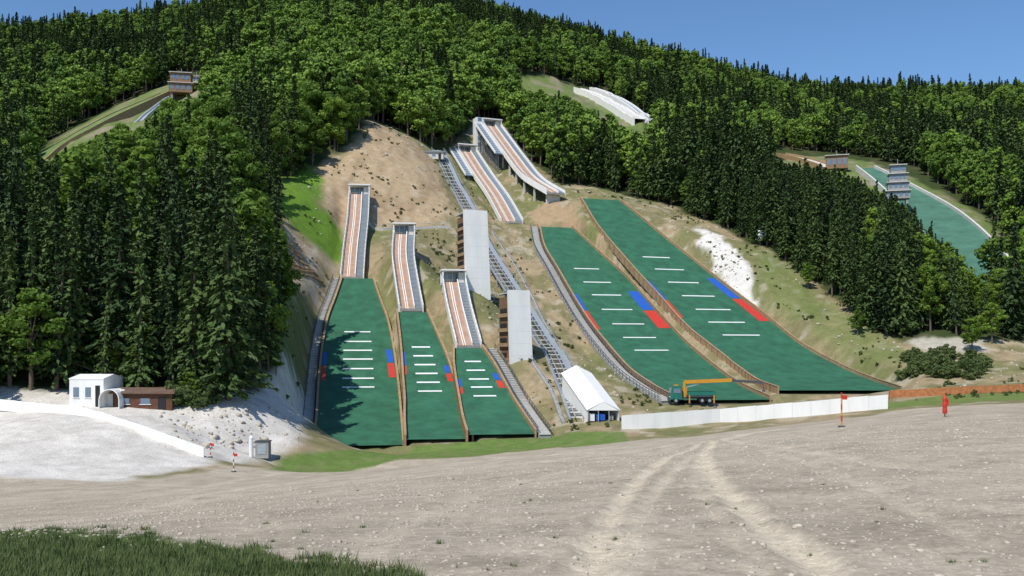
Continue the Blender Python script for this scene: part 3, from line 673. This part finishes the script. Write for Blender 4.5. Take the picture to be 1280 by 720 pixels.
# ---------------------------------------------------------------- vegetation
M_spr=leaf_mat('spruce_needles',(.026,.054,.018),(.088,.140,.036),.3,0)
M_bee=leaf_mat('beech_leaves',(.075,.145,.020),(.200,.310,.045),.3,.3)
M_beeF=leaf_mat('far_beech_leaves',(.065,.130,.020),(.185,.290,.042),.3,0)
M_bush=leaf_mat('shrub_leaves',(.07,.115,.03),(.15,.19,.07),.6,.3)
def rhombs(c,d,s,w,l): return np.stack([c-d*l,c+s*w-d*l*.1,c+d*l,c-s*w-d*l*.1],1)
def unit(v): return v/(np.linalg.norm(v,axis=-1,keepdims=True)+1e-9)
def treemesh(name,wood,leafV,leafmat):
    me=bpy.data.meshes.new(name);V=[np.array(wood.v)];nv=len(wood.v);fl=[list(f) for f in wood.f]
    LV=leafV.reshape(-1,3);nf=len(leafV);idx=(np.arange(nf*4)+nv).reshape(-1,4)
    me.from_pydata(np.vstack([V[0],LV]).tolist(),[],fl+idx.tolist());me.materials.append(M_bark);me.materials.append(leafmat)
    me.polygons.foreach_set('material_index',np.r_[np.zeros(len(fl),int),np.ones(nf,int)]);me.update();return me
def spruce(seed,H=22,R=3.1,bare=.06,dens=1.0,pw=.8,step=.42):
    rg=np.random.default_rng(seed);w=MB();w.cyl((0,0,-1),(0,0,H*.55),.28,M_bark,7,.17);w.cyl((0,0,H*.55),(0,0,H*.97),.17,M_bark,6,.03)
    C=[];D=[];Sd=[];Wd=[];Ll=[]
    nl=int(44*dens);fz=1 if step<.5 else 1.5
    for i in range(nl):
        t=bare+(1-bare)*(i+rg.random()*.8)/nl;z=t*H;rad=R*((1-t)**pw)*(.72+.5*rg.random())+.12
        if t<.18: rad*=.75+t*1.4
        nb=int(3.5+rad*1.8);lop=rg.random()*6.28
        for _ in range(nb):
            az=rg.random()*2*math.pi;ln=rad*(.6+.5*rg.random())*(1+.2*math.cos(az-lop));dr=.15+.35*rg.random()
            hd=np.array((math.cos(az),math.sin(az),0))
            if i%4==0 and rg.random()<.5 and ln>1: w.beam((0,0,z),hd*ln*.8+np.array((0,0,z-dr*ln*.7)),.06,.06,M_bark)
            m=max(2,int(ln/step))
            for k in range(m):
                f=(k+.6)/m;p=hd*ln*f+np.array((0,0,z-dr*ln*f*f+.15*f*ln*.3))+rg.normal(0,.09,3)
                d=unit(hd+np.array((0,0,-dr*1.3))+rg.normal(0,.35,3));s=unit(np.cross(d,(0,0,1))+rg.normal(0,.3,3))
                C.append(p);D.append(d);Sd.append(s);Wd.append(fz*(.16+.2*rg.random()));Ll.append(fz*(.34+.28*rg.random()))
                if rg.random()<.75:
                    d2=unit(np.array((0,0,-1.))+hd*.5+rg.normal(0,.3,3));s2=unit(np.cross(d2,hd+rg.normal(0,.6,3)))
                    C.append(p-(0,0,.12));D.append(d2);Sd.append(s2);Wd.append(fz*(.16+.15*rg.random()));Ll.append(fz*(.28+.22*rg.random()))
    C,D,Sd=map(np.array,(C,D,Sd));lv=rhombs(C,D,Sd,np.array(Wd)[:,None],np.array(Ll)[:,None])
    return treemesh('spruce_mesh',w,lv,M_spr)
def beech(seed,H=17,R=4.2,n_c=48,per=85,lm=None,ls=.3,base=.3):
    lm=lm or M_bee
    rg=np.random.default_rng(seed);w=MB();w.cyl((0,0,-1),(0,0,H*.5),.3*R/4.2,M_bark,7,.2*R/4.2)
    V=[]
    for i in range(n_c):
        a=rg.random()*2*math.pi;u=rg.random()**.5;zz=base+(1-base)*rg.random();env=math.sin(math.pi*min(1,max(0,(zz-base)/(1-base)*.86+.12)))**.7
        c=np.array((math.cos(a)*u*R*env,math.sin(a)*u*R*env,zz*H*.95));r=(.75+.7*rg.random())*R/4.2
        if i%6==0: w.cyl((0,0,min(c[2]*.6,H*.5)),c,.12*R/4.2,M_bark,5,.03*R/4.2)
        dd=unit(rg.normal(0,1,(per,3)));rr=r*(.55+.5*rg.random((per,1)));p=c+dd*rr*np.array((1.15,1.15,.8))
        d=unit(np.cross(dd,rg.normal(0,1,(per,3)))+dd*.3);s=unit(np.cross(d,dd+rg.normal(0,.4,(per,3))))
        V.append(rhombs(p,d,s,ls*(.5+.5*rg.random((per,1))),ls*(.8+.6*rg.random((per,1)))))
    return treemesh('broadleaf_mesh',w,np.vstack(V),lm)
spr=[spruce(1),spruce(2,22,2.8,.10),spruce(3,22,3.8,.04),spruce(4,22,3.1,.2),spruce(5,22,2.5,.12,.9)]
sprF=[spruce(31,22,3.6,.1,.8,.75,.75),spruce(32,22,3.1,.12,.8,.85,.75),spruce(33,22,4.2,.1,.8,.7,.75),spruce(34,22,3.4,.15,.75,.95,.75)]
bee=[beech(11),beech(12,17,3.6),beech(13,17,4.8,56),beech(14,16,4.0,40)]
beeF=[beech(41,17,4.4,40,40,M_beeF,.45),beech(42,17,3.8,36,40,M_beeF,.45),beech(43,16,5.0,44,40,M_beeF,.45),beech(44,19,3.4,34,40,M_beeF,.45)]
bsh=[beech(21,1.6,1.3,10,60,M_bush,.13,.1),beech(22,1.2,1.5,9,60,M_bush,.13,.1)]
def coll(name,meshes):
    c=bpy.data.collections.new(name)
    for i,m in enumerate(meshes): c.objects.link(bpy.data.objects.new(f'{name}_{i}',m))
    return c
def scatter(name,P,scale,idx,c):
    me=bpy.data.meshes.new(name);me.from_pydata(P.tolist(),[],[]);n_=len(P)
    a=me.attributes.new('sc','FLOAT_VECTOR','POINT');a.data.foreach_set('vector',scale.ravel())
    a=me.attributes.new('rt','FLOAT_VECTOR','POINT');a.data.foreach_set('vector',np.c_[rng.normal(0,.03,n_),rng.normal(0,.03,n_),rng.random(n_)*6.28].ravel())
    a=me.attributes.new('ix','INT','POINT');a.data.foreach_set('value',idx.astype(np.int32))
    ob=bpy.data.objects.new(name,me);sc.collection.objects.link(ob)
    g=bpy.data.node_groups.new(name,'GeometryNodeTree');g.interface.new_socket('Geometry',in_out='INPUT',socket_type='NodeSocketGeometry');g.interface.new_socket('Geometry',in_out='OUTPUT',socket_type='NodeSocketGeometry')
    N=g.nodes;L=g.links;gi=N.new('NodeGroupInput');go=N.new('NodeGroupOutput');ip=N.new('GeometryNodeInstanceOnPoints');ci=N.new('GeometryNodeCollectionInfo')
    ci.inputs['Collection'].default_value=c;ci.inputs['Separate Children'].default_value=True;ci.inputs['Reset Children'].default_value=True
    ip.inputs['Pick Instance'].default_value=True
    def na(nm,t):
        q=N.new('GeometryNodeInputNamedAttribute');q.data_type=t;q.inputs['Name'].default_value=nm;return q.outputs['Attribute']
    L.new(gi.outputs[0],ip.inputs['Points']);L.new(ci.outputs[0],ip.inputs['Instance']);L.new(na('ix','INT'),ip.inputs['Instance Index'])
    L.new(na('rt','FLOAT_VECTOR'),ip.inputs['Rotation']);L.new(na('sc','FLOAT_VECTOR'),ip.inputs['Scale']);L.new(ip.outputs[0],go.inputs[0])
    md=ob.modifiers.new('scatter','NODES');md.node_group=g;return ob
CS=coll('spruce_variants',spr);CB=coll('broadleaf_variants',bee);CU=coll('shrub_variants',bsh);CSF=coll('far_spruce_variants',sprF);CBF=coll('far_broadleaf_variants',beeF)
nof=np.maximum(np.maximum(clear,farclear),scree)
nofG=nof.reshape(shp)
pts=[]
for y0,y1,sp_ in((119,420,4.5),(420,700,5.3),(700,1010,6.4)):
    ys=np.arange(y0,y1,sp_)
    for y in ys:
        xs=np.arange(-.68*y-15,.66*y+15,sp_);pts.append(np.c_[xs+rng.uniform(-.48,.48,len(xs))*sp_,y+rng.uniform(-.48,.48,len(xs))*sp_])
pts=np.vstack(pts);cl=samp(nofG,pts[:,0],pts[:,1]);pts=pts[(cl<.25)]
z=samp(Zg,pts[:,0],pts[:,1]);a=pts[:,0]/pts[:,1]*F+640
pb=fbm(pts[:,0]/38+3,pts[:,1]/38,3,77)
zone=np.exp(-(((a-460)/170)**2))*sst(300,340,pts[:,1])*(1-sst(560,760,pts[:,1]))*.36+.10*sst(330,420,pts[:,1])
zone+=np.where((a<290)&(pts[:,1]>190)&(pts[:,1]<430),.17,0)
zone+=np.where((a>650)&(a<860)&(pts[:,1]>300)&(pts[:,1]<400),.10,0)
zone-=np.where(pts[:,1]<180,.08,0)
isb=(pb+zone+rng.normal(0,.10,len(pb)))>.61
hs=np.clip(rng.normal(.86,.2,len(pts)),.4,1.35)*(1-.25*sst(500,900,pts[:,1]))*(.82+.36*fbm(pts[:,0]/20,pts[:,1]/20,2,5))
# young, low forest below the open strips under the upper jumps
base_b=H0-(z-CZ)*F/pts[:,1]; Hm=hs*np.where(isb,17,22)*F/pts[:,1]
ok=np.ones(len(pts),bool)
for Yf,top,bot in ((385,"30,200 60,177 110,148 205,106 212,92 255,92 262,112","30,232 52,210 100,182 150,160 172,172 215,132 262,120"),
               (470,"640,98 690,96 720,108 745,110 800,138 818,150","640,112 690,120 720,128 745,143 800,170 818,174"),
               (250,"965,188 1030,190 1062,194 1105,203 1140,207 1200,250 1240,290","965,204 1030,212 1062,222 1100,243 1132,262 1165,290 1190,315 1215,342 1240,370")):
    tp=np.array([list(map(float,t.split(','))) for t in top.split()]);bt=np.array([list(map(float,t.split(','))) for t in bot.split()])
    m_=(a>tp[0,0])&(a<tp[-1,0]);T_=np.interp(a,tp[:,0],tp[:,1]);B_=np.interp(a,bt[:,0],bt[:,1])
    crs=m_&(base_b>T_)&(base_b-Hm<B_)
    fit=np.clip((base_b-B_)/Hm*(1.0+rng.normal(0,.10,len(a))),0,1.05)
    hs=np.where(crs&(fit<1),hs*fit,hs);ok&=~(crs&(fit<.3));Hm=hs*np.where(isb,17,22)*F/pts[:,1]
pts=pts[ok];z=z[ok];isb=isb[ok];hs=hs[ok]
P3=np.c_[pts,z];far=pts[:,1]>300
def mk(msk,nvar,name,c):
    h=hs[msk];w=np.clip(h,.5,2)*rng.uniform(.85,1.25,msk.sum())
    scatter(name,P3[msk],np.c_[w,w,h],rng.integers(0,nvar,msk.sum()),c)
mk(~isb&~far,5,'spruce_forest',CS);mk(isb&~far,4,'broadleaf_forest',CB)
mk(~isb&far,4,'distant_spruce_forest',CSF);mk(isb&far,4,'distant_broadleaf_forest',CBF)
print('trees',len(pts))
def tree(name,m,a,b,H,base=22.,wf=1.0):
    p=hit(a,b);ob=bpy.data.objects.new(name,m);sc.collection.objects.link(ob);ob.location=p;s=H/base;ob.scale=(s*wf,s*wf,s);ob.rotation_euler=(0,0,random.uniform(0,6.28));return ob
for a,b,H,k in[(285,500,28,2),(243,494,25,0),(212,484,25,1),(205,470,22,2),(92,470,23,2),(70,480,22,0),(305,478,22,1),(318,450,21,0),(262,470,26,3),(325,440,17,2),(228,460,26,2),(40,480,24,1),(325,400,16,0),(12,485,21,4),
               (1085,408,19,2),(1108,418,23,0),(1126,420,24,2),(1060,390,17,1),(1150,412,20,0),(1040,372,19,3),(1175,408,18,1),(1196,402,17,2),(1022,352,17,0),(1000,340,16,2),(982,326,17,1),(945,305,15,0),(1098,402,21,2),(1140,400,22,2),(905,283,15,1),(880,275,16,3)]:
    tree('spruce_tree',spr[k],a,b,H,22.,random.uniform(.95,1.25))
for a,b,H,k in[(150,482,7,0),(170,488,6,1),(238,503,4,2),(430,172,11,0),(860,262,11,1),(185,478,8,2),(345,470,5,1),(1215,440,7,2),(1240,430,9,0),(128,470,9,3),(1010,362,7,1),(1072,420,6,0),(800,246,9,2)]:
    tree('beech_tree',bee[k],a,b,H,17.,1.2)
cG=clear.reshape(shp)
q=np.c_[rng.uniform(-75,160,9000),rng.uniform(150,330,9000)]
dl=np.full(len(q),1e9)
for P in(LA,LB,LC,LD,LE,IA,IB,IC,ID,IE):
    d=np.sqrt(((q[:,None]-P.C[None,:,:2])**2).sum(2));k_=d.argmin(1);dl=np.minimum(dl,d[np.arange(len(q)),k_]-P.hw[k_])
nn=fbm(q[:,0]/9,q[:,1]/9,3,55)
open_=(samp(cG,q[:,0],q[:,1])>.8)&(dl>3.5)
q_all=q; q=q[open_&(nn>.54)][:800]
q=np.r_[q,[hit(random.uniform(1130,1230),random.uniform(445,474))[:2] for _ in range(90)],[hit(random.uniform(212,262),random.uniform(492,508))[:2] for _ in range(40)],[hit(random.uniform(540,568),random.uniform(292,345))[:2] for _ in range(30)]]
n_=len(q);s_=rng.uniform(.15,.5,n_);s_[-160:-30]=rng.uniform(.8,1.7,130)
scatter('shrubs',np.c_[q,samp(Zg,q[:,0],q[:,1])],np.c_[s_,s_,s_],rng.integers(0,2,n_),CU)
def tuft(seed):
    rg=np.random.default_rng(seed);me=bpy.data.meshes.new('tuft');V=[];Fc=[]
    for i in range(40):
        a=rg.random()*6.28;r=rg.random()*.14;x,y=math.cos(a)*r,math.sin(a)*r;b_=rg.random()*6.28;l=rg.uniform(.04,.14);dx,dy=math.cos(b_)*l*.7,math.sin(b_)*l*.7;w=.009
        k=len(V);V+=[(x-w*math.sin(b_),y+w*math.cos(b_),-.02),(x+w*math.sin(b_),y-w*math.cos(b_),-.02),(x+dx,y+dy,l)];Fc.append((k,k+1,k+2))
    me.from_pydata(V,[],Fc);me.materials.append(M_bush);return me
CG=coll('grass_variants',[tuft(1),tuft(2),tuft(3)])
Q=[]
for _ in range(3400):
    a=random.uniform(-60,520);b=random.uniform(660,760)
    if b>674+max(0,(a-150))*.15+random.gauss(0,8): Q.append(hit(a,b))
for _ in range(40): Q.append(hit(random.uniform(150,1240),random.uniform(590,715)))
Q=np.array(Q);s_=rng.uniform(.4,1.3,len(Q));s_[-40:]*=.5
scatter('grass_tufts',Q,np.c_[s_,s_,s_],rng.integers(0,3,len(Q)),CG)
# gravel and boulders
ico=[(-1,1.618,0),(1,1.618,0),(-1,-1.618,0),(1,-1.618,0),(0,-1,1.618),(0,1,1.618),(0,-1,-1.618),(0,1,-1.618),(1.618,0,-1),(1.618,0,1),(-1.618,0,-1),(-1.618,0,1)]
icf=[(0,11,5),(0,5,1),(0,1,7),(0,7,10),(0,10,11),(1,5,9),(5,11,4),(11,10,2),(10,7,6),(7,1,8),(3,9,4),(3,4,2),(3,2,6),(3,6,8),(3,8,9),(4,9,5),(2,4,11),(6,2,10),(8,6,7),(9,8,1)]
ico=unit(np.array(ico));icf=np.array(icf)
def stones(name,xx,yy,sz,flat=.55):
    ns=len(xx);zz=samp(Zg,xx,yy)+sz*.05
    V=ico[None]*(1+rng.normal(0,.18,(ns,12,1)))*sz[:,None,None]*rng.uniform(.6,1.3,(ns,1,3))*np.array((1,1,flat))+np.c_[xx,yy,zz][:,None,:]
    Fs=(icf[None]+(np.arange(ns)*12)[:,None,None]).reshape(-1,3)
    me=bpy.data.meshes.new(name);me.vertices.add(ns*12);me.vertices.foreach_set('co',V.ravel());me.loops.add(Fs.size);me.loops.foreach_set('vertex_index',Fs.ravel());me.polygons.add(len(Fs));me.polygons.foreach_set('loop_start',np.arange(0,Fs.size,3));me.polygons.foreach_set('loop_total',np.full(len(Fs),3));me.update(calc_edges=True)
    me.materials.append(M_rock);sc.collection.objects.link(bpy.data.objects.new(name,me))
ns=20000;yy=7+55*rng.random(ns)**1.3;xx=rng.uniform(-.62,.62,ns)*yy*1.1
stones('gravel',xx,yy,np.clip(rng.lognormal(-4.3,.5,ns),.006,.05)*(1+yy/45))
rk=q_all[open_&(nn<.50)][:1500]; rk2=np.array([hit(random.gauss(350,18),random.gauss(325,16))[:2] for _ in range(260)]+[hit(random.gauss(905,14),random.gauss(335,24))[:2] for _ in range(160)]+[hit(random.uniform(200,375),random.uniform(508,560))[:2] for _ in range(220)])
rk=np.r_[rk,rk2]; stones('rubble',rk[:,0],rk[:,1],np.clip(rng.lognormal(-1.75,.5,len(rk)),.08,.6),.7)
# ---------------------------------------------------------------- light, sky, camera
SD=Vector((-.36,-.58,.95)).normalized()
el=math.asin(SD.z);azm=math.atan2(SD.x,SD.y)
w=bpy.data.worlds.new('World');sc.world=w;w.use_nodes=True;nt=w.node_tree
sky=nt.nodes.new('ShaderNodeTexSky');sky.sky_type='NISHITA';sky.sun_disc=False;sky.sun_elevation=el;sky.sun_rotation=azm;sky.altitude=600;sky.air_density=1.0;sky.dust_density=.3;sky.ozone_density=4.5
hsv=nt.nodes.new('ShaderNodeHueSaturation');hsv.inputs['Saturation'].default_value=1.1
nt.links.new(sky.outputs[0],hsv.inputs['Color']);nt.links.new(hsv.outputs[0],nt.nodes['Background'].inputs[0]);nt.nodes['Background'].inputs[1].default_value=.14
sl=bpy.data.lights.new('sun','SUN');sl.energy=4.5;sl.angle=math.radians(.5);sl.color=(1,.945,.85)
so=bpy.data.objects.new('sun',sl);sc.collection.objects.link(so);so.rotation_euler=SD.to_track_quat('Z','Y').to_euler();so.location=(-100,0,200)
cd=bpy.data.cameras.new('camera');cd.lens=33.75;cd.sensor_width=36;cd.shift_y=80/1280;cd.clip_end=5000
co=bpy.data.objects.new('camera',cd);sc.collection.objects.link(co);co.location=(0,0,CZ);co.rotation_euler=(math.pi/2,0,0);sc.camera=co
sc.view_settings.view_transform='Standard';sc.view_settings.look='None';sc.view_settings.exposure=0
